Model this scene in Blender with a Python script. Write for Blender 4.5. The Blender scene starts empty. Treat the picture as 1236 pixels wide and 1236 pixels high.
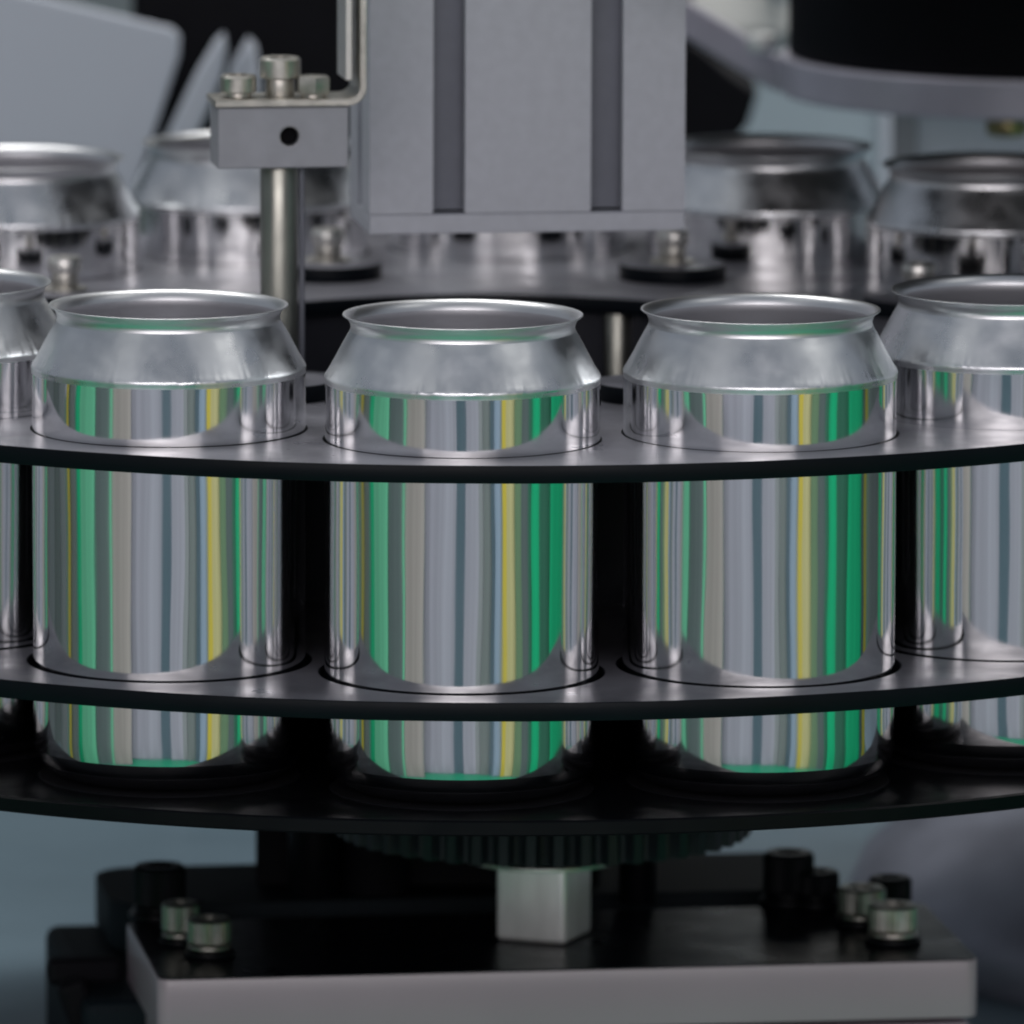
import bpy, bmesh, math, random
from mathutils import Vector, Matrix
random.seed(7)
R = math.radians
S = 0.001                      # everything below is written in millimetres; the scene is in metres
scene = bpy.context.scene
C = scene.collection

# ------------------------------------------------------------------ camera
cd = bpy.data.cameras.new('camera')
cam = bpy.data.objects.new('camera', cd); C.objects.link(cam); scene.camera = cam
cam.location = (0.01996, -2.56332, 0.42862)
p_, y_, r_ = 0.15102, -0.00524, 0.00363
F = Vector((math.sin(y_)*math.cos(p_), math.cos(y_)*math.cos(p_), -math.sin(p_)))
Rt = Vector((math.cos(y_), -math.sin(y_), 0)); U = Rt.cross(F)
c_, s_ = math.cos(r_), math.sin(r_)
Rt2 = Rt*c_ + U*s_; U2 = U*c_ - Rt*s_
cam.rotation_euler = Matrix((Rt2, U2, -F)).transposed().to_euler()
cd.sensor_width = 36; cd.lens = 36*12073.07/1236
cd.clip_start = 0.05; cd.clip_end = 100
cd.dof.use_dof = True; cd.dof.focus_distance = 2.37; cd.dof.aperture_fstop = 21

# ------------------------------------------------------------------ light: hall ambient, ceiling luminaires, front lamp and added fills
world = bpy.data.worlds.new('World'); scene.world = world; world.use_nodes = True
bg = world.node_tree.nodes['Background']
bg.inputs[0].default_value = (0.78, 0.86, 1.0, 1); bg.inputs[1].default_value = 0.23
def area(name, loc, rot, sx, sy, power, col=(1, .97, .92)):
    l = bpy.data.lights.new(name, 'AREA'); l.shape = 'RECTANGLE'; l.size = sx; l.size_y = sy
    l.energy = power; l.color = col
    o = bpy.data.objects.new(name, l); C.objects.link(o); o.location = loc; o.rotation_euler = [R(a) for a in rot]
    return o
area('ceiling_light', (1.9, -1.1, 2.5), (-28, 32, 0), 1.3, 1.3, 4.5)
area('ceiling_light', (-1.6, -1.7, 2.4), (-26, -24, -10), 1.0, 1.8, 2.0)
area('front_light', (-0.1, -3.5, 0.95), (80, 0, -2), 4.0, 1.0, 9.5, (1, .93, .95)).data.spread = R(80)
area('background_fill', (0.4, 0.38, 1.5), (24, 0, 12), 1.4, 0.3, 5, (1, .97, .95)).data.spread = R(70)  # added lamp, brightens the panels behind the machine
area('stand_fill', (-0.6, 0.6, 2.6), (-58, 0, 0), 2.4, 0.8, 44, (1, .98, .96)).data.spread = R(130)  # this lamp and the next are added to brighten the mirrored stands
area('stand_fill', (1.0, 0.6, 2.6), (-58, 0, 0), 2.4, 0.8, 44, (1, .98, .96)).data.spread = R(130)
scene.view_settings.view_transform = 'Standard'; scene.view_settings.look = 'None'
scene.view_settings.exposure = 0.0; scene.view_settings.gamma = 1
scene.render.engine = 'CYCLES'
scene.cycles.filter_width = 2.0
scene.cycles.max_bounces = 10; scene.cycles.glossy_bounces = 8

# ------------------------------------------------------------------ materials
def mat(name, col, metal=0, rough=.5, spec=.5, noise=0, nscale=60, rvar=0, bump=0, bscale=300, stretch=None, coat=0):
    m = bpy.data.materials.new(name); m.use_nodes = True
    nt = m.node_tree; b = nt.nodes['Principled BSDF']
    b.inputs['Base Color'].default_value = (*col, 1); b.inputs['Metallic'].default_value = metal
    b.inputs['Roughness'].default_value = rough; b.inputs['Specular IOR Level'].default_value = spec
    b.inputs['Coat Weight'].default_value = coat
    tc = nt.nodes.new('ShaderNodeTexCoord'); mp = nt.nodes.new('ShaderNodeMapping')
    nt.links.new(tc.outputs['Object'], mp.inputs[0])
    if stretch: mp.inputs['Scale'].default_value = stretch
    def nz(sc, det=4):
        n = nt.nodes.new('ShaderNodeTexNoise'); n.inputs['Scale'].default_value = sc; n.inputs['Detail'].default_value = det
        nt.links.new(mp.outputs[0], n.inputs['Vector']); return n
    if noise:
        n = nz(nscale); r = nt.nodes.new('ShaderNodeMapRange')
        r.inputs['From Min'].default_value = .3; r.inputs['From Max'].default_value = .7
        r.inputs['To Min'].default_value = 1-noise; r.inputs['To Max'].default_value = 1+noise
        nt.links.new(n.outputs[0], r.inputs[0])
        mx = nt.nodes.new('ShaderNodeVectorMath'); mx.operation = 'SCALE'; mx.inputs[0].default_value = col
        nt.links.new(r.outputs[0], mx.inputs['Scale']); nt.links.new(mx.outputs[0], b.inputs['Base Color'])
    if rvar:
        n = nz(nscale*1.7); r = nt.nodes.new('ShaderNodeMapRange')
        r.inputs['From Min'].default_value = .3; r.inputs['From Max'].default_value = .7
        r.inputs['To Min'].default_value = max(rough-rvar, .01); r.inputs['To Max'].default_value = rough+rvar
        nt.links.new(n.outputs[0], r.inputs[0]); nt.links.new(r.outputs[0], b.inputs['Roughness'])
    if bump:
        n = nz(bscale, 3); bp = nt.nodes.new('ShaderNodeBump'); bp.inputs['Distance'].default_value = bump
        bp.inputs['Strength'].default_value = 1
        nt.links.new(n.outputs[0], bp.inputs['Height']); nt.links.new(bp.outputs[0], b.inputs['Normal'])
    return m
M = {}
M['mirror'] = mat('drawn_aluminium', (.90, .90, .91), 1, .085, rvar=.03, nscale=90, bump=.00005, bscale=90, stretch=(1, 1, .10))
M['satin'] = mat('necked_aluminium', (.84, .86, .88), 1, .34, rvar=.10, nscale=70, bump=.0009, bscale=38, noise=.08)
M['rim'] = mat('rim_aluminium', (.80, .81, .82), 1, .36)
M['inside'] = mat('can_lining', (.66, .66, .69), .8, .45)
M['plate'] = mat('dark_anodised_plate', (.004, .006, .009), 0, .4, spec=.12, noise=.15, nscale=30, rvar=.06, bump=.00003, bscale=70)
M['black'] = mat('gloss_black', (.002, .0025, .004), 0, .38, spec=.15, rvar=.08)
M['matteblack'] = mat('matte_black', (.004, .004, .006), 0, .7, spec=.15, noise=.2)
M['alu'] = mat('anodised_aluminium', (.54, .56, .61), .1, .5, noise=.04, nscale=300, rvar=.05)
M['alu2'] = mat('darkened_aluminium', (.16, .17, .20), .35, .45, noise=.04, nscale=300)  # aluminium with the grooves' shade put into its colour
M['clampmetal'] = mat('blasted_aluminium', (.36, .37, .40), .2, .5, noise=.06, nscale=200)
M['blockmetal'] = mat('bright_block', (.86, .87, .85), .45, .38, noise=.08, nscale=60, rvar=.08, stretch=(4, 4, 1))
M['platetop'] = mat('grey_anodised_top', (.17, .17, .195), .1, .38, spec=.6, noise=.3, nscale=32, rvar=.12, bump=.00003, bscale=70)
M['steel'] = mat('polished_steel', (.72, .71, .67), 1, .38, rvar=.07, nscale=200)
M['steeldark'] = mat('oiled_steel', (.56, .54, .49), 1, .4, rvar=.1, nscale=200, noise=.2)
M['bar'] = mat('milled_plate_edge', (.42, .335, .385), 0, .26, spec=.6, noise=.04, nscale=25)
M['bartop'] = mat('black_oxide_plate_top', (.004, .005, .008), 0, .3, spec=.1, rvar=.05, nscale=40, noise=.3)
M['white'] = mat('white_paint', (.80, .79, .76), 0, .5, noise=.03, nscale=4)
M['panel'] = mat('powder_coated_panel', (.57, .61, .68), 0, .45, noise=.04, nscale=5)
M['blue'] = mat('pale_blue_panel', (.36, .44, .49), 0, .5, noise=.04, nscale=6)
M['lilac'] = mat('grey_cast_part', (.50, .49, .57), .3, .4, noise=.08, nscale=60)
M['housing'] = mat('cast_housing', (.32, .34, .41), .6, .42, noise=.35, nscale=9, rvar=.12, stretch=(1, 1, 3))
M['table'] = mat('blue_grey_table', (.12, .18, .22), .2, .42, noise=.18, nscale=6, rvar=.1)
M['bed'] = mat('dark_machine_bed', (.007, .012, .016), 0, .6, spec=.12, noise=.3, nscale=20)
M['green_floor'] = mat('green_epoxy_floor', (.014, .34, .18), 0, .35, noise=.06, nscale=3)
M['rodsteel'] = mat('rod_steel', (.34, .34, .30), 1, .36, rvar=.06, nscale=60, noise=.12)
M['gear'] = mat('oiled_black_pulley', (.011, .013, .018), 0, .4, spec=.3)
M['drum'] = mat('dark_grey_drum', (.030, .032, .042), .3, .4, spec=.5, noise=.3, nscale=20)
M['brass'] = mat('brass', (.32, .27, .14), 1, .35)
def paint(n, c, r=.5): M[n] = mat(n, c, 0, r, noise=.16, nscale=7, stretch=(1, 1, .12))
paint('p_green', (.015, .66, .31)); paint('p_lightgreen', (.20, .66, .42)); paint('p_darkgreen', (.07, .24, .17))
paint('p_olive', (.20, .31, .19)); paint('p_yellow', (.74, .56, .07)); paint('p_cream', (.70, .61, .32))
paint('p_slate', (.10, .15, .20)); paint('p_teal', (.155, .185, .20)); paint('p_pink', (.42, .36, .36))
paint('p_pale', (.395, .375, .465)); paint('p_lightgrey', (.32, .33, .36)); paint('p_grey', (.22, .24, .25)); paint('p_sky', (.34, .42, .58))
# ------------------------------------------------------------------ helpers
def link(name, me, m, parent=None, loc=(0, 0, 0), rz=0, smooth=False, angle=35):
    o = bpy.data.objects.new(name, me); C.objects.link(o)
    if m and not me.materials: me.materials.append(M[m])
    o.location = Vector(loc)*S; o.rotation_euler = (0, 0, R(rz))
    if parent: o.parent = parent
    if not smooth: me.polygons.foreach_set('use_smooth', [False]*len(me.polygons))
    if smooth:
        me.polygons.foreach_set('use_smooth', [True]*len(me.polygons))
        me.set_sharp_from_angle(angle=R(angle))
    return o
def tag(o, label=None, cat=None, group=None, kind=None):
    if label: o['label'] = label
    if cat: o['category'] = cat
    if group: o['group'] = group
    if kind: o['kind'] = kind
    return o
def empty(name, loc=(0, 0, 0), rz=0, **k):
    o = bpy.data.objects.new(name, None); C.objects.link(o); o.empty_display_size = .01
    o.location = Vector(loc)*S; o.rotation_euler = (0, 0, R(rz)); return tag(o, **k)
def lathe(prof, seg=96, rfun=None):
    vs, fs = [], []
    n = len(prof)
    for i in range(seg):
        a = 2*math.pi*i/seg
        for j, (r, z) in enumerate(prof):
            if rfun: r, z = rfun(r, z, a, j)
            vs.append((r*math.cos(a)*S, r*math.sin(a)*S, z*S))
    for i in range(seg):
        k = (i+1) % seg
        for j in range(n-1):
            fs.append((i*n+j, k*n+j, k*n+j+1, i*n+j+1))
    me = bpy.data.meshes.new('lathe'); me.from_pydata(vs, [], fs)
    bm = bmesh.new(); bm.from_mesh(me)
    bmesh.ops.remove_doubles(bm, verts=bm.verts, dist=1e-7); bm.to_mesh(me); bm.free()
    return me
def solid(prof, seg=64): # closed lathe, profile from axis to axis (bottom -> top)
    return lathe([(0, prof[0][1])] + prof + [(0, prof[-1][1])], seg)
def rounded_cyl(r, z0, z1, b=.6, seg=48):
    return solid([(r-b, z0), (r-b*.3, z0+b*.3), (r, z0+b), (r, z1-b), (r-b*.3, z1-b*.3), (r-b, z1)], seg)
def box(x0, x1, y0, y1, z0, z1, b=.6, seg=2):
    bm = bmesh.new(); bmesh.ops.create_cube(bm, size=1)
    for v in bm.verts:
        v.co = Vector(((x0 if v.co.x < 0 else x1)*S, (y0 if v.co.y < 0 else y1)*S, (z0 if v.co.z < 0 else z1)*S))
    if b: bmesh.ops.bevel(bm, geom=bm.edges[:], offset=b*S, segments=seg, affect='EDGES', profile=.5)
    me = bpy.data.meshes.new('box'); bm.to_mesh(me); bm.free(); return me
def prism(loops, h, bevel=0, axis='Z'):
    """filled 2D outline(s) (holes allowed) extruded by h, centred on 0"""
    cu = bpy.data.curves.new('c', 'CURVE'); cu.dimensions = '2D'; cu.fill_mode = 'BOTH'
    cu.extrude = (h/2-bevel)*S; cu.bevel_depth = bevel*S; cu.bevel_resolution = 1
    if bevel: cu.offset = -bevel*S
    for lp in loops:
        sp = cu.splines.new('POLY'); sp.points.add(len(lp)-1); sp.use_cyclic_u = True
        for i, (x, y) in enumerate(lp): sp.points[i].co = (x*S, y*S, 0, 1)
    o = bpy.data.objects.new('tmp', cu); C.objects.link(o)
    dg = bpy.context.evaluated_depsgraph_get(); dg.update()
    me = bpy.data.meshes.new_from_object(o.evaluated_get(dg)); bpy.data.objects.remove(o)
    me.materials.clear()
    if axis == 'Y': me.transform(Matrix.Rotation(R(90), 4, 'X'))
    return me
def circle(cx, cy, r, n=96): return [(cx+r*math.cos(2*math.pi*i/n), cy+r*math.sin(2*math.pi*i/n)) for i in range(n)]
def tr(me, x=0, y=0, z=0, rot=None):
    if rot: me.transform(rot)
    me.transform(Matrix.Translation(Vector((x, y, z))*S)); return me
def copy_tree(o, parent=None):
    c = o.copy(); C.objects.link(c)
    if parent: c.parent = parent
    for ch in list(o.children): copy_tree(ch, c)
    return c
MR = 8.5      # the machine frame stands turned by this many degrees

# ------------------------------------------------------------------ cans
RP, NC, PH = 186.7, 16, -0.024
rnd = random.Random(3)
def make_can(seed):
    q = random.Random(seed)
    wr = [(q.uniform(.4, 1), q.uniform(0, 6.28), k) for k in (23, 41, 59, 83, 107, 139)]
    ph = [q.uniform(0, 6.28) for _ in range(8)]
    dents = [(q.uniform(0, 6.28), q.uniform(25, 92), q.uniform(.010, .035), q.uniform(.10, .28), q.uniform(4, 12)) for _ in range(9)]
    def ripple(a): return sum(w*math.sin(k*a+p) for w, p, k in wr)/3*(.55+.45*math.sin(3*a+ph[6])*math.sin(7*a+ph[7]))
    root = empty('beverage_can')
    SEG = 360
    zt = 99.6
    body = [(33.05, zt-1.2), (33.05, 97)] + [(33.05, z) for z in range(94, 12, -4)] + [(33.05, 11.5), (33.0, 9), (32.8, 7.2)]
    def bf(r, z, a, j):
        d = .06*math.sin(2*a+ph[0]+z*.012)+.045*math.sin(5*a+ph[1]+z*.03)+.016*math.sin(7*a+ph[2]+z*.09)+.006*math.sin(13*a+ph[3]-z*.13)+.003*math.sin(29*a+ph[4]+z*.05)
        d += .009*math.sin(11*a+ph[4]+z*.03)+.010*ripple(a)*math.exp(-abs(z-18)/6)
        for da, dz, am, wa, wz in dents:
            u = (a-da+math.pi) % (2*math.pi)-math.pi
            d -= am*math.exp(-(u/wa)**2-((z-dz)/wz)**2)
        return r+d*min(1, max(0, (z-9)/6))*min(1, max(0, (98.6-z)/4)), z
    link('body', lathe(body, SEG, bf), 'mirror', root, smooth=True, angle=60)
    base = [(32.8, 7.2), (32.3, 5.5), (31.6, 4.2), (30.6, 2.9), (29.2, 1.7), (27.4, .7), (25.6, .12), (24.4, 0), (23.2, .6), (22.2, 2.4), (18, 6), (10, 8.5), (.01, 9)]
    link('base', lathe(base, SEG), 'mirror', root, smooth=True, angle=80)
    n1 = [(33.05, zt-1.2), (33.09, zt-.35), (33.2, zt+.15), (32.97, zt+.75), (32.45, zt+1.6), (31.85, zt+2.65), (30.95, zt+4.3), (29.95, zt+6.2), (29.0, zt+8.0), (28.1, zt+9.6), (27.5, zt+10.6), (27.1, zt+11.4)]
    amp = [0, .4, 1, 1, .6, .28, .1, .05, .02, 0, 0, 0]
    def nf(r, z, a, j):
        w = ripple(a)
        lob = .10*math.sin(4*a+ph[5])*math.sin(max(0, min(1, (z-zt)/11.4))*math.pi)
        return r+w*.09*amp[j]+lob, z+w*.20*amp[j]
    link('shoulder', lathe(n1, SEG, nf), 'satin', root, smooth=True, angle=80)
    rim = [(27.1, zt+11.4), (26.92, zt+12.1), (27.0, zt+12.7), (27.22, zt+13.4), (27.55, zt+14.0), (28.05, zt+14.5), (28.65, zt+14.85), (28.88, zt+15.05), (28.85, zt+15.25), (28.6, zt+15.3), (28.0, zt+15.0), (27.35, zt+14.4), (26.9, zt+13.6), (26.7, zt+12.8)]
    link('rim', lathe(rim, 192), 'rim', root, smooth=True, angle=80)
    ins = [(26.7, zt+12.8), (26.66, zt+12), (26.9, zt+11.0), (28.6, zt+7.8), (31.2, zt+3.2), (32.6, zt-.5), (32.7, 90), (32.7, 14), (30, 4), (20, 7.5), (.01, 9.5)]
    link('lining', lathe(ins, 96), 'inside', root, smooth=True, angle=80)
    return root
labels = {
 0: 'open can just left of centre in the front row, broad green stripes on both sides',
 1: 'open can right of centre in the front row, cream stripe beside bright green stripe',
 -1: 'open can left of centre in the front row, in front of the steel rod',
 2: 'open front row can cut off by the right edge of the picture',
 -2: 'open front row can cut off by the left edge, only its right side showing',
 6: 'dark blurred back row can at the right edge, under the round motor flange',
 7: 'dark blurred back row can directly right of the grey aluminium column',
 8: 'blurred back row can standing hidden behind the grey aluminium column',
 9: 'blurred back row can behind the clamp block and its steel rod',
 10: 'blurred back row can at the left edge, in front of the pale slanted panel',
 3: 'can in the wheel pocket first to the right outside the picture', 4: 'can in the rightmost wheel pocket, outside the picture',
 5: 'can in the wheel pocket third to the right outside the picture', 11: 'can in the back left wheel pocket outside the picture',
 12: 'can in the leftmost wheel pocket, outside the picture', 13: 'can in the front left wheel pocket outside the picture'}
protos = [make_can(11+v) for v in range(5)]
for i, k in enumerate([0, 1, -1, 2, -2, 6, 7, 8, 9, 10, 3, 4, 5, 11, 12, 13]):
    o = protos[i] if i < 5 else copy_tree(protos[i % 5])
    a = PH + k*2*math.pi/NC
    o.location = (RP*math.sin(a)*S, -RP*math.cos(a)*S, 0)
    o.rotation_euler = (R(rnd.uniform(-.25, .25)), R(rnd.uniform(-.25, .25)), a + k*1.3)
    tag(o, labels[k], 'can', 'open cans standing in the pockets of the wheel')

# ------------------------------------------------------------------ star wheel (plates, base disc, added shade drum)
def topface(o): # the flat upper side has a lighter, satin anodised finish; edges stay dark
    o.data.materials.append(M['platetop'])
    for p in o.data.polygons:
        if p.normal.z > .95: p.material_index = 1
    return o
wheel = empty('star_wheel', label='dark round carrier wheel, two pocketed plates over a black base disc, holding the cans', cat='machine wheel')
pk = [(RP*math.sin(PH+k*2*math.pi/NC), -RP*math.cos(PH+k*2*math.pi/NC)) for k in range(NC)]
def plate(name, ztop, t, rin, rhole, m):
    me = prism([circle(0, 0, 231.4, 360), circle(0, 0, rin, 180)] + [circle(x, y, rhole, 128) for x, y in pk], t, .35)
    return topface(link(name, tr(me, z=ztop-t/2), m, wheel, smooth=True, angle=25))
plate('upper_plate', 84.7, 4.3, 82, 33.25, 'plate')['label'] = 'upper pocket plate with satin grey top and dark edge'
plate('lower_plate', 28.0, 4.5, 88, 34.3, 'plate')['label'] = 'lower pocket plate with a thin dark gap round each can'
link('base_disc', solid([(230.8, -4.2), (231.4, -3.7), (231.4, -.8), (230.9, -.35)], 256), 'black', wheel, smooth=True, angle=25)
link('shade_drum', lathe([(91, -.4), (91, 80.3), (88.6, 80.3), (88.6, -.3)], 128), 'drum', wheel, smooth=True)  # added wall keeping light out of the gaps between the cans
link('drum_floor', solid([(60, -.4), (60, 52)], 64), 'matteblack', wheel, smooth=True)
for k in range(NC):
    x, y = pk[k]
    link('can_rest', lathe([(20.5, -.4), (20.5, -.04), (31.5, -.04), (32, -.4)], 64), 'matteblack', wheel, (x, y, 0), smooth=True)
for a in (-155, -110, -67, -20, 23, 67, 113, 160):
    r = 86 if a != 23 else 87
    link('stand_off_post', rounded_cyl(3.6, -.4, 80.2, .3), 'rodsteel', wheel, (r*math.sin(R(a)), r*math.cos(R(a)), 0), smooth=True)

# hub bolts with their clamping discs on the upper plate
def make_hub_bolt():
    root = empty('plate_bolt')
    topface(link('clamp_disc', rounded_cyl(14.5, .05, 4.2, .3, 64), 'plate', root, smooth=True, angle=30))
    link('washer', rounded_cyl(6.0, 4.25, 5.2, .2, 32), 'steeldark', root, smooth=True)
    link('spacer', rounded_cyl(3.6, 5.2, 9.2, .2, 32), 'steeldark', root, smooth=True)
    h = link('head', lathe([(0.01, 9.2), (4.2, 9.2), (4.4, 9.6), (4.4, 12.6), (4.0, 13.2), (2.0, 13.2), (2.0, 10.8), (.01, 10.8)], 24), 'steel', root, smooth=True)
    return root
blab = {-19: 'steel bolt on a round disc between the steel rod and the aluminium column',
        21: 'steel bolt on a round disc under the right corner of the aluminium column',
        -64: 'steel bolt head showing between the first two cans at the left',
        160: 'bolt on round disc showing in the gap between the two middle cans',
        -155: 'round disc and bolt behind the can just left of centre',
        -110: 'bolt and disc on the plate hidden behind the leftmost cans', 68: 'bolt and disc on the plate behind the rightmost front can',
        113: 'bolt and disc on the plate at the far right behind the front cans'}
hb = make_hub_bolt(); first = True
for a, (x, y) in {-19: (-44, 117), 21: (49, 117), -64: (-112, 54), 160: (42, -115.5), -155: (-51.5, -115.5), -110: (-115, -46), 68: (113, 48), 113: (112, -50)}.items():
    o = hb if first else copy_tree(hb); first = False
    o.location = Vector((x, y, 84.72))*S; o.rotation_euler = (0, 0, a)
    tag(o, blab[a], 'bolt', 'bolts with round discs on the upper plate')

# ------------------------------------------------------------------ aluminium column hanging behind the wheel
col = empty('aluminium_column', (7.4, -10, 115.2), 8.5, label='grey aluminium profile column with two vertical grooves, standing behind the middle cans', cat='column')
W, D = 40.6, 20
def slot(xc): # T-slot going into the front face (y = -D), traversed left to right
    return [(xc-4.1, -D), (xc-4.1, -D+3), (xc-7, -D+3), (xc-7, -D+7), (xc-2.5, -D+11), (xc+2.5, -D+11), (xc+7, -D+7), (xc+7, -D+3), (xc+4.1, -D+3), (xc+4.1, -D)]
side = [(-W, D), (-W, 4.1), (-W+3, 4.1), (-W+3, 7), (-W+7, 7), (-W+11, 2.5), (-W+11, -2.5), (-W+7, -7), (-W+3, -7), (-W+3, -4.1), (-W, -4.1)]
out = [(-W, -D)] + slot(-20.2) + slot(20.4) + [(W, -D), (W, D)] + side
me = prism([out], 300, .25)
link('profile', tr(me, z=150+5.0), 'alu', col, smooth=False)
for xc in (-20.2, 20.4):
    link('groove_back', box(xc-6.4, xc+6.4, -D+5.2, -D+8, 5.6, 304, .1, 1), 'alu2', col)  # dark strip carries the groove's shade
link('end_cap', box(-W+.05, W-.05, -D+.1, D-.1, 0, 4.9, .25), 'alu', col)

# bent bracket and clamp block with rod
br = empty('bent_bracket', (-53, -72, 152.9), 9, label='thin steel bracket bent upwards beside the column, lying on the clamp block', cat='bracket')
th = 1.6
def arc(cx, cz, r, a0, a1, n=6): return [(cx+r*math.cos(R(a0+(a1-a0)*i/n)), cz+r*math.sin(R(a0+(a1-a0)*i/n))) for i in range(n+1)]
outl = [(-16, 0), (17.5, 0)] + arc(17.5, 4.6, 4.6, -90, 0)[1:] + [(22.1, 70), (22.1-th, 70)] + arc(17.5, 4.6, 4.6-th, 0, -90)[:] + [(-16, th)]
link('sheet', tr(prism([outl], 19, .2, 'Y'), y=0), 'steeldark', br, smooth=True, angle=30)
link('side_strip', box(17.2, 18.9, -6, 10, 6, 70, .3), 'steel', br)

cb = empty('clamp_block', (-51.6, -72, 137.4), 9, label='small grey clamp block with a dark screw hole, above the can left of centre', cat='clamp')
me = prism([[(-16.6, 0), (16.2, 0), (16.2, 15.2), (-16.6, 15.2)], circle(1.4, 7.9, 2.5, 32)], 17, .35, 'Y')
link('block', me, 'clampmetal', cb)
link('screw_hole', tr(lathe([(2.45, 0), (2.45, 4)], 32), rot=Matrix.Rotation(R(90), 4, 'X'), x=1.4, y=-1, z=7.9), 'matteblack', cb)
link('screw_hole_bottom', tr(rounded_cyl(2.45, 0, .5, .1, 24), rot=Matrix.Rotation(R(90), 4, 'X'), x=1.4, y=-3, z=7.9), 'matteblack', cb)  # black disc put in for the darkness inside the hole
link('bevel_ring', tr(lathe([(2.5, 0), (3.1, 0.02), (3.1, .25), (2.5, -.7)], 32), rot=Matrix.Rotation(R(90), 4, 'X'), x=1.4, y=-8.3, z=7.9), 'steel', cb)
rod = empty('steel_rod', (-51.8, -72, 0), 0, label='upright round steel rod going down from the clamp block behind the first full can', cat='rod')
link('shaft', rounded_cyl(4.7, 52.2, 137.2, .3, 48), 'rodsteel', rod, smooth=True)
link('side_bar', box(4.9, 6.3, 2, 6, 52.2, 137.2, .3), 'alu2', rod)
def screw(name, loc, r, h, label, parts='hex', stem=0, m='steeldark'):
    root = empty(name, loc, random.uniform(0, 60), label=label, cat='bolt', group='bolts on the clamp block')
    if parts == 'hex':
        bm = bmesh.new()
        me = prism([circle(0, 0, r, 6)], h, .5); tr(me, z=stem+h/2)
    else:
        me = lathe([(.01, stem), (r-.3, stem), (r, stem+.3), (r, stem+h-.6), (r-.5, stem+h), (r*.5, stem+h), (r*.5, stem+h*.4), (.01, stem+h*.4)], 40)
    link('head', me, m, root, smooth=True, angle=30)
    if stem: link('shank', rounded_cyl(r*.72, 0, stem, .1, 24), m, root, smooth=True)
    return root
screw('clamp_screw', (-62, -74, 154.55), 4.6, 4.4, 'left bolt of the three on top of the clamp block, leaning low', 'round', 1.2)
screw('clamp_screw', (-51.6, -71, 154.55), 5.2, 5.2, 'tall middle bolt of the three on top of the clamp block', 'round', 4.6)
screw('clamp_screw', (-43.2, -74, 154.55), 4.4, 4.6, 'right bolt of the three on the clamp block, next to the bent bracket', 'hex', .8)

# ------------------------------------------------------------------ drive under the wheel
gear = empty('toothed_pulley', (15, 0, 0), 3, label='black toothed pulley with a thin bright flange under the base disc', cat='gear')
pts = []
NT = 48
for i in range(NT):
    for f, r in ((0, 54.2), (.34, 54.2), (.42, 52.9), (.52, 51.6), (.66, 51.2), (.80, 51.6), (.92, 52.9)):
        a = 2*math.pi*(i+f)/NT; pts.append((r*math.cos(a), r*math.sin(a)))
link('toothed_rim', tr(prism([pts], 40, 0), z=-25), 'gear', gear)
link('flange', rounded_cyl(21, -52.6, -51.7, .2, 96), 'steel', gear, smooth=True)
shaft = empty('square_shaft', (15.2, -2, 0), -21, label='pale square metal block between the toothed pulley and the base plate', cat='shaft')
link('block', box(-9.8, 9.8, -9.8, 9.8, -73.0, -52.7, 1.6, 4), 'blockmetal', shaft, smooth=True, angle=60)
hubs = empty('dark_hub', (0, 30, 0), 0, label='black hub and stand-offs hidden in the shade under the base disc', cat='hub')
link('post', rounded_cyl(5, -73, -5, .4), 'black', hubs, (40, 14, 0), smooth=True)
link('post', rounded_cyl(7, -73, -5, .4), 'black', hubs, (-46, 24, 0), smooth=True)
link('post', rounded_cyl(9, -73, -5, .4), 'matteblack', hubs, (-30, 30, 0), smooth=True)
link('housing', box(-62, 30, 35, 60, -73, -5, 1), 'matteblack', hubs)

# base plate with bolts
bp = empty('base_plate', (0, 0, 0), 0, label='thick base plate at the bottom with black glossy top and pinkish grey front edge', cat='plate')
a0 = R(8.5)
def rrect(w0, w1, d, r, n=8):
    o = []
    for cx, cy, s in ((w1-r, r, -90), (w1-r, d-r, 0), (w0+r, d-r, 90), (w0+r, r, 180)):
        o += [(cx+r*math.cos(R(s+90*i/n)), cy+r*math.sin(R(s+90*i/n))) for i in range(n+1)]
    return o
fl = Vector((-83, -60.8))      # front left corner
L = 213
outp = rrect(0, L, 78, 3.5)
o = link('slab', tr(prism([outp], 15, .3), z=-73.3-7.6), 'bar', bp, (fl.x, fl.y, 0), 8.5, smooth=True, angle=30)
o = link('coated_top', tr(prism([rrect(.4, L-.4, 77.2, 3.3)], .5, .1), z=-73.3), 'bartop', bp, (fl.x, fl.y, 0), 8.5)
o['label'] = 'glossy black top of the base plate'
bl = empty('lower_bar', (fl.x, fl.y, 0), 8.5, label='grey bar under the base plate along the bottom edge of the picture', cat='bar')
link('bar', box(2, L-2, .6, 60, -130, -90, 1), 'bar', bl)
def capscrew(loc, r, h, label, m, grp='socket bolts on the base plate'):
    root = empty('socket_bolt', loc, 0, label=label, cat='bolt', group=grp)
    link('washer', rounded_cyl(r*1.18, 0, 1.5, .3, 40), 'black', root, smooth=True)
    link('spring_washer', rounded_cyl(r*1.02, 1.9, 3.0, .3, 40), m, root, smooth=True)
    link('neck', rounded_cyl(r*.8, 1.4, 3.4, .1, 40), 'black', root, smooth=True)
    link('head', lathe([(.01, 3.3), (r-.5, 3.3), (r, 3.9), (r, h-.8), (r-.7, h), (r*.55, h), (r*.55, h*.6), (.01, h*.6)], 120, lambda q, z, a, j: (q*(1+(.022*math.sin(30*a) if 1 <= j <= 3 else 0)), z)), m, root, smooth=True)
    return root
capscrew((106, -8, -73), 6.3, 10.2, 'steel socket bolt nearest the right front corner of the base plate', 'steeldark')
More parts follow.
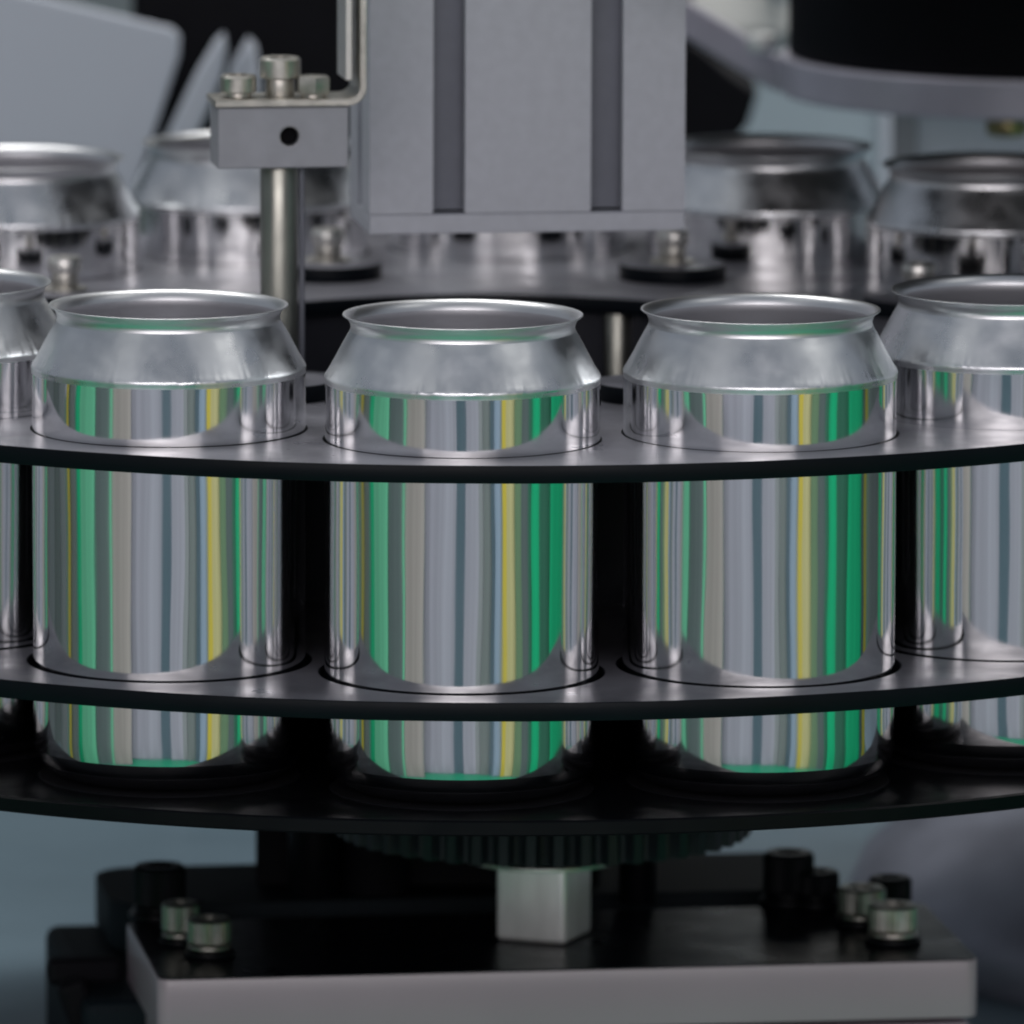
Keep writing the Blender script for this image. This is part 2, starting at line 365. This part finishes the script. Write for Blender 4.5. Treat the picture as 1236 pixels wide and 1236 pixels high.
capscrew((98.5, 16, -73), 6.2, 10.2, 'steel socket bolt half hidden behind the right corner bolt', 'rodsteel')
capscrew((106.5, 31, -73), 5.6, 10, 'dark socket bolt furthest back in the group at the right of the base plate', 'black')
capscrew((80, 45, -73), 6.6, 14, 'tall black bolt standing at the back right of the base plate', 'black')
capscrew((87.5, 42, -73), 5.8, 9.5, 'short dark bolt in front of the tall black bolt', 'black')
capscrew((-71, -30, -73), 5.6, 10, 'blurred steel socket bolt at the left end of the base plate', 'rodsteel')
capscrew((-79, -14, -73), 4.8, 11, 'smaller steel bolt just behind the left socket bolt', 'rodsteel')
capscrew((-86, 24, -73.4), 6.8, 14, 'tall dark bolt at the back left of the base plate', 'black')

bed = empty('machine_bed', (0, 0, 0), 8.5, label='dark teal machine bed behind the base plate', cat='machine bed')
link('slab', box(-105, 118, 0, 108, -140, -88.5, 3), 'bed', bed)
link('riser', tr(prism([rrect(-92, 103, 55, 12)], 13, .5), y=57, z=-80.5), 'bed', bed, smooth=True, angle=30)
lv = empty('clamp_lever', (-104, -10, -95), 8.5, label='blurred black lever with round knobs at the lower left of the machine bed', cat='lever')
link('arm', box(-8, 12, 18, 26, 6, 13, 2), 'matteblack', lv)
link('leg', tr(box(-4, 4, 6, 14, -26, 10, 2), rot=Matrix.Rotation(R(-18), 4, 'Y')), 'matteblack', lv)
link('knob', rounded_cyl(7, -30, -18, 3), 'matteblack', lv, (2, 4, 0), smooth=True)
kn = empty('small_knob', (-138, 100, -100), 0, label='small dark blurred knob on the blue grey table at the left edge', cat='knob')
link('cap', rounded_cyl(4.5, 0, 12, 2), 'matteblack', kn, smooth=True)
link('collar', rounded_cyl(3, -19.5, 0.1, .5), 'black', kn, smooth=True)
tb = tag(link('steel_table', box(-700, 900, -40, 1100, -125, -119.5, 1), 'table', None), 'blue grey steel table top below and behind the machine', 'table')
hs = empty('round_housing', (290, 260, -119.4), 0, label='blurred grey rounded metal housing on the table at the lower right', cat='housing')
link('shell', solid([(188, 0), (190, 4), (184, 18), (165, 34), (130, 48), (80, 58), (20, 60)], 96), 'housing', hs, smooth=True, angle=60)

# ------------------------------------------------------------------ background parts
mo = empty('round_motor', (157, 350, 0), 0, label='large black cylindrical motor on a grey round flange at the top right', cat='motor')
link('housing', rounded_cyl(72, 121.6, 330, 1, 128), 'matteblack', mo, smooth=True)
link('flange', solid([(73.5, 110), (74.5, 110.8), (74.5, 120.6), (74, 121.4)], 128), 'lilac', mo, smooth=True, angle=30)
ar = empty('diagonal_arm', (56, 395, 127), 0, label='grey diagonal arm running down to the motor flange, right of the column', cat='arm')
bm_ = box(-18, 34, -5, 5, -5, 4.5, 1); link('bar', tr(bm_, rot=Matrix.Rotation(R(31), 4, 'Y')), 'lilac', ar)
link('pivot_bolt', tr(rounded_cyl(4.4, 0, 6, 1.6), x=22, y=-9, z=-9.5), 'blockmetal', ar, smooth=True)
mb = empty('mounting_box', (140, 440, 0), 0, label='pale grey box under the motor flange at the right, behind the back cans', cat='box')
link('case', box(-20, 60, 0, 60, 30, 106, 2), 'panel', mb)
link('edge_strip', box(-21.5, -14, -2, -.2, 30, 106, .4), 'p_lightgrey', mb)
kb = empty('brass_plug', (147, 300, 0), 0, label='small brass plug hanging under the motor flange', cat='plug')
link('plug', rounded_cyl(6, 103, 109.0, 1.5), 'brass', kb, smooth=True)
link('stem', rounded_cyl(3.5, 108.5, 111, .5), 'brass', kb, smooth=True)
bb = empty('blue_cover', (0, 900, 0), 0, label='pale blue machine cover far behind the right back can', cat='cover')
link('panel', box(58, 330, 0, 30, -110, 60, 3), 'blue', bb)
link('rib', box(130, 138, -4, -.2, -110, 60, 1), 'panel', bb)
wc = empty('white_cabinet', (0, 960, 0), 0, label='white cabinet far behind, showing at the top between the column and the motor', cat='cabinet')
link('door', box(50, 340, 0, 60, 61, 400, 4), 'white', wc)
link('handle', box(92, 98, -14, -.2, 77, 120, 2), 'p_slate', wc)
k1 = empty('black_cabinet', (0, 600, 0), 0, label='black cabinet in the dark background behind the clamp block and the column', cat='cabinet')
link('case', box(-118, 60, 0, 80, -110, 300, 3), 'matteblack', k1)
link('side_box', tr(prism([[(55, 100), (62, 96.5), (72, 88), (81, 82), (78, 72), (73, 66), (55, 62)]], 60, 1, 'Y'), y=30), 'matteblack', k1)
sp = empty('sheet_metal_chute', (0, 500, 0), 0, label='large pale sheet metal panel with a slanted right edge at the top left', cat='panel')
link('sheet', tr(prism([[(-260, 150), (-150, 124), (-101, 112.5), (-98.8, 110), (-99, 104), (-116, 52), (-260, 40)]], 4, .8, 'Y')), 'panel', sp, smooth=True, angle=30)
def blade(pts, label, y):
    o = empty('slanted_flap', (0, y, 0), 0, label=label, cat='flap', group='white flaps behind the clamp block')
    link('blade', tr(prism([pts], 5, 1.5, 'Y')), 'panel', o, smooth=True, angle=40)
    link('foot', box(pts[0][0]-2, pts[0][0]+5, -3, 3, -119.4, pts[0][1]+2, 1), 'p_lightgrey', o)
blade([(-99, 70), (-101.5, 84), (-92, 104), (-86, 114), (-83.6, 116), (-82.8, 111), (-84, 103), (-92, 84), (-94, 72)], 'left blurred white flap leaning in front of the black cabinet', 455)
blade([(-88, 74), (-86, 92), (-82, 104), (-77, 112.5), (-74.6, 110), (-73, 98), (-74, 80)], 'right blurred white flap partly behind the clamp block', 475)
sbox = empty('shade_box', (0, 0, 0), 0, label='added black shade box above the right half of the wheel, outside the picture', cat='shade box')  # unseen box added to darken the far right cans
link('case', box(50, 330, -90, 60, 186, 520, 6), 'matteblack', sbox)
link('rear_shade', box(36, 330, 60.5, 225, 168.5, 520, 2), 'matteblack', sbox)
bw = empty('dark_backdrop_wall', (0, 1500, 0), 0, label='dim grey wall far behind the machine', cat='wall')
link('wall', box(-1500, 1500, 0, 100, -900, 1500, 2), 'p_teal', bw)

# ------------------------------------------------------------------ green floor and added stands, unseen, that give the cans their stripes
fo = link('floor', box(-9000, 9000, -9000, 9000, -960, -900, 0), 'green_floor'); tag(fo, kind='structure')
pf = link('bounce_guard_disc', solid([(900, -900), (900, -896)], 96), 'p_grey'); tag(pf, kind='structure')  # added grey disc, cuts the green floor bounce on the machine
def stand(name, az0, az1, dist, m, label, cat, z1=190, z0=-900):
    """added upright reflector standing on the floor in front of the machine, az in degrees from the viewing side"""
    am = R((az0+az1)/2); w = 2*dist*math.tan(R((az1-az0)/2))
    o = empty(name, (math.sin(am)*dist, -math.cos(am)*dist, -900), math.degrees(am), label=label, cat=cat)
    d = min(60, max(w, 20))
    link('casing', box(-w/2, w/2, -d/2, d/2, 12, z1+900, min(4, w*.1)), m, o)
    link('foot', box(-w/2-12, w/2+12, -d/2-12, d/2+12, 0, 11.9, 2), 'p_slate', o)
    return o
stripes = [
 (-150, -118, 1500, 'p_grey', 'cabinet'), (-118, -104, 1700, 'p_lightgrey', 'cabinet'), (-104, -97, 1700, 'p_grey', 'post'), (-97, -88, 1750, 'p_lightgrey', 'cabinet'),
 (-86, -83.5, 1800, 'p_yellow', 'post'), (-83.5, -77, 1900, 'p_grey', 'cabinet'), (-77, -73, 2500, 'p_green', 'cabinet'), (-73, -59, 2500, 'p_lightgreen', 'cabinet'),
 (-59, -46, 2600, 'p_teal', 'cabinet'), (-46, -44, 2550, 'p_lightgreen', 'post'), (-44, -29, 2600, 'p_pink', 'cabinet'), (-29, -5, 3100, 'p_pale', 'cabinet'),
 (-5, 2.5, 3200, 'p_slate', 'post'), (2.5, 12, 3100, 'p_pale', 'cabinet'), (12, 16, 3100, 'p_lightgrey', 'cabinet'), (16, 22, 3000, 'p_grey', 'cabinet'), (22, 25, 2900, 'p_slate', 'post'),  # first slate post stands in for the photographer mirrored in the cans
 (25, 31, 2800, 'p_sky', 'post'), (31, 34.5, 2700, 'p_yellow', 'post'), (34.5, 42, 2700, 'p_cream', 'cabinet'), (42, 48, 2600, 'p_olive', 'cabinet'), (48, 54, 2600, 'p_teal', 'cabinet'), (54, 57, 2600, 'p_darkgreen', 'post'),
 (57, 64, 2500, 'p_green', 'cabinet'), (64, 75, 2550, 'p_darkgreen', 'cabinet'), (75, 90, 2400, 'p_green', 'cabinet'), (90, 93, 2300, 'p_slate', 'post'),
 (93, 96, 2200, 'p_yellow', 'post'), (97, 116, 1900, 'p_grey', 'cabinet'), (116, 150, 1700, 'p_lightgrey', 'cabinet')]
cn = {'p_grey': 'grey', 'p_lightgrey': 'light grey', 'p_olive': 'olive', 'p_yellow': 'yellow', 'p_teal': 'dark teal', 'p_green': 'green', 'p_lightgreen': 'pale green',
      'p_pink': 'pinkish grey', 'p_pale': 'pale grey blue', 'p_slate': 'dark slate', 'p_sky': 'light blue', 'p_cream': 'cream', 'p_darkgreen': 'dark green'}
tens = ['', 'first', 'second', 'third', 'fourth', 'fifth', 'sixth', 'seventh', 'eighth', 'ninth', 'tenth', 'eleventh', 'twelfth', 'thirteenth', 'fourteenth', 'fifteenth', 'sixteenth', 'seventeenth', 'eighteenth', 'nineteenth', 'twentieth', 'twenty-first', 'twenty-second', 'twenty-third', 'twenty-fourth', 'twenty-fifth', 'twenty-sixth', 'twenty-seventh', 'twenty-eighth', 'twenty-ninth', 'thirtieth']
for i, (a, b, d, m, c) in enumerate(stripes):
    stand('stripe_'+c, a, b, d, m, 'added %s %s, %s in the half circle behind the viewer, mirrored in the cans' % (cn[m], c, tens[i+1]), c)
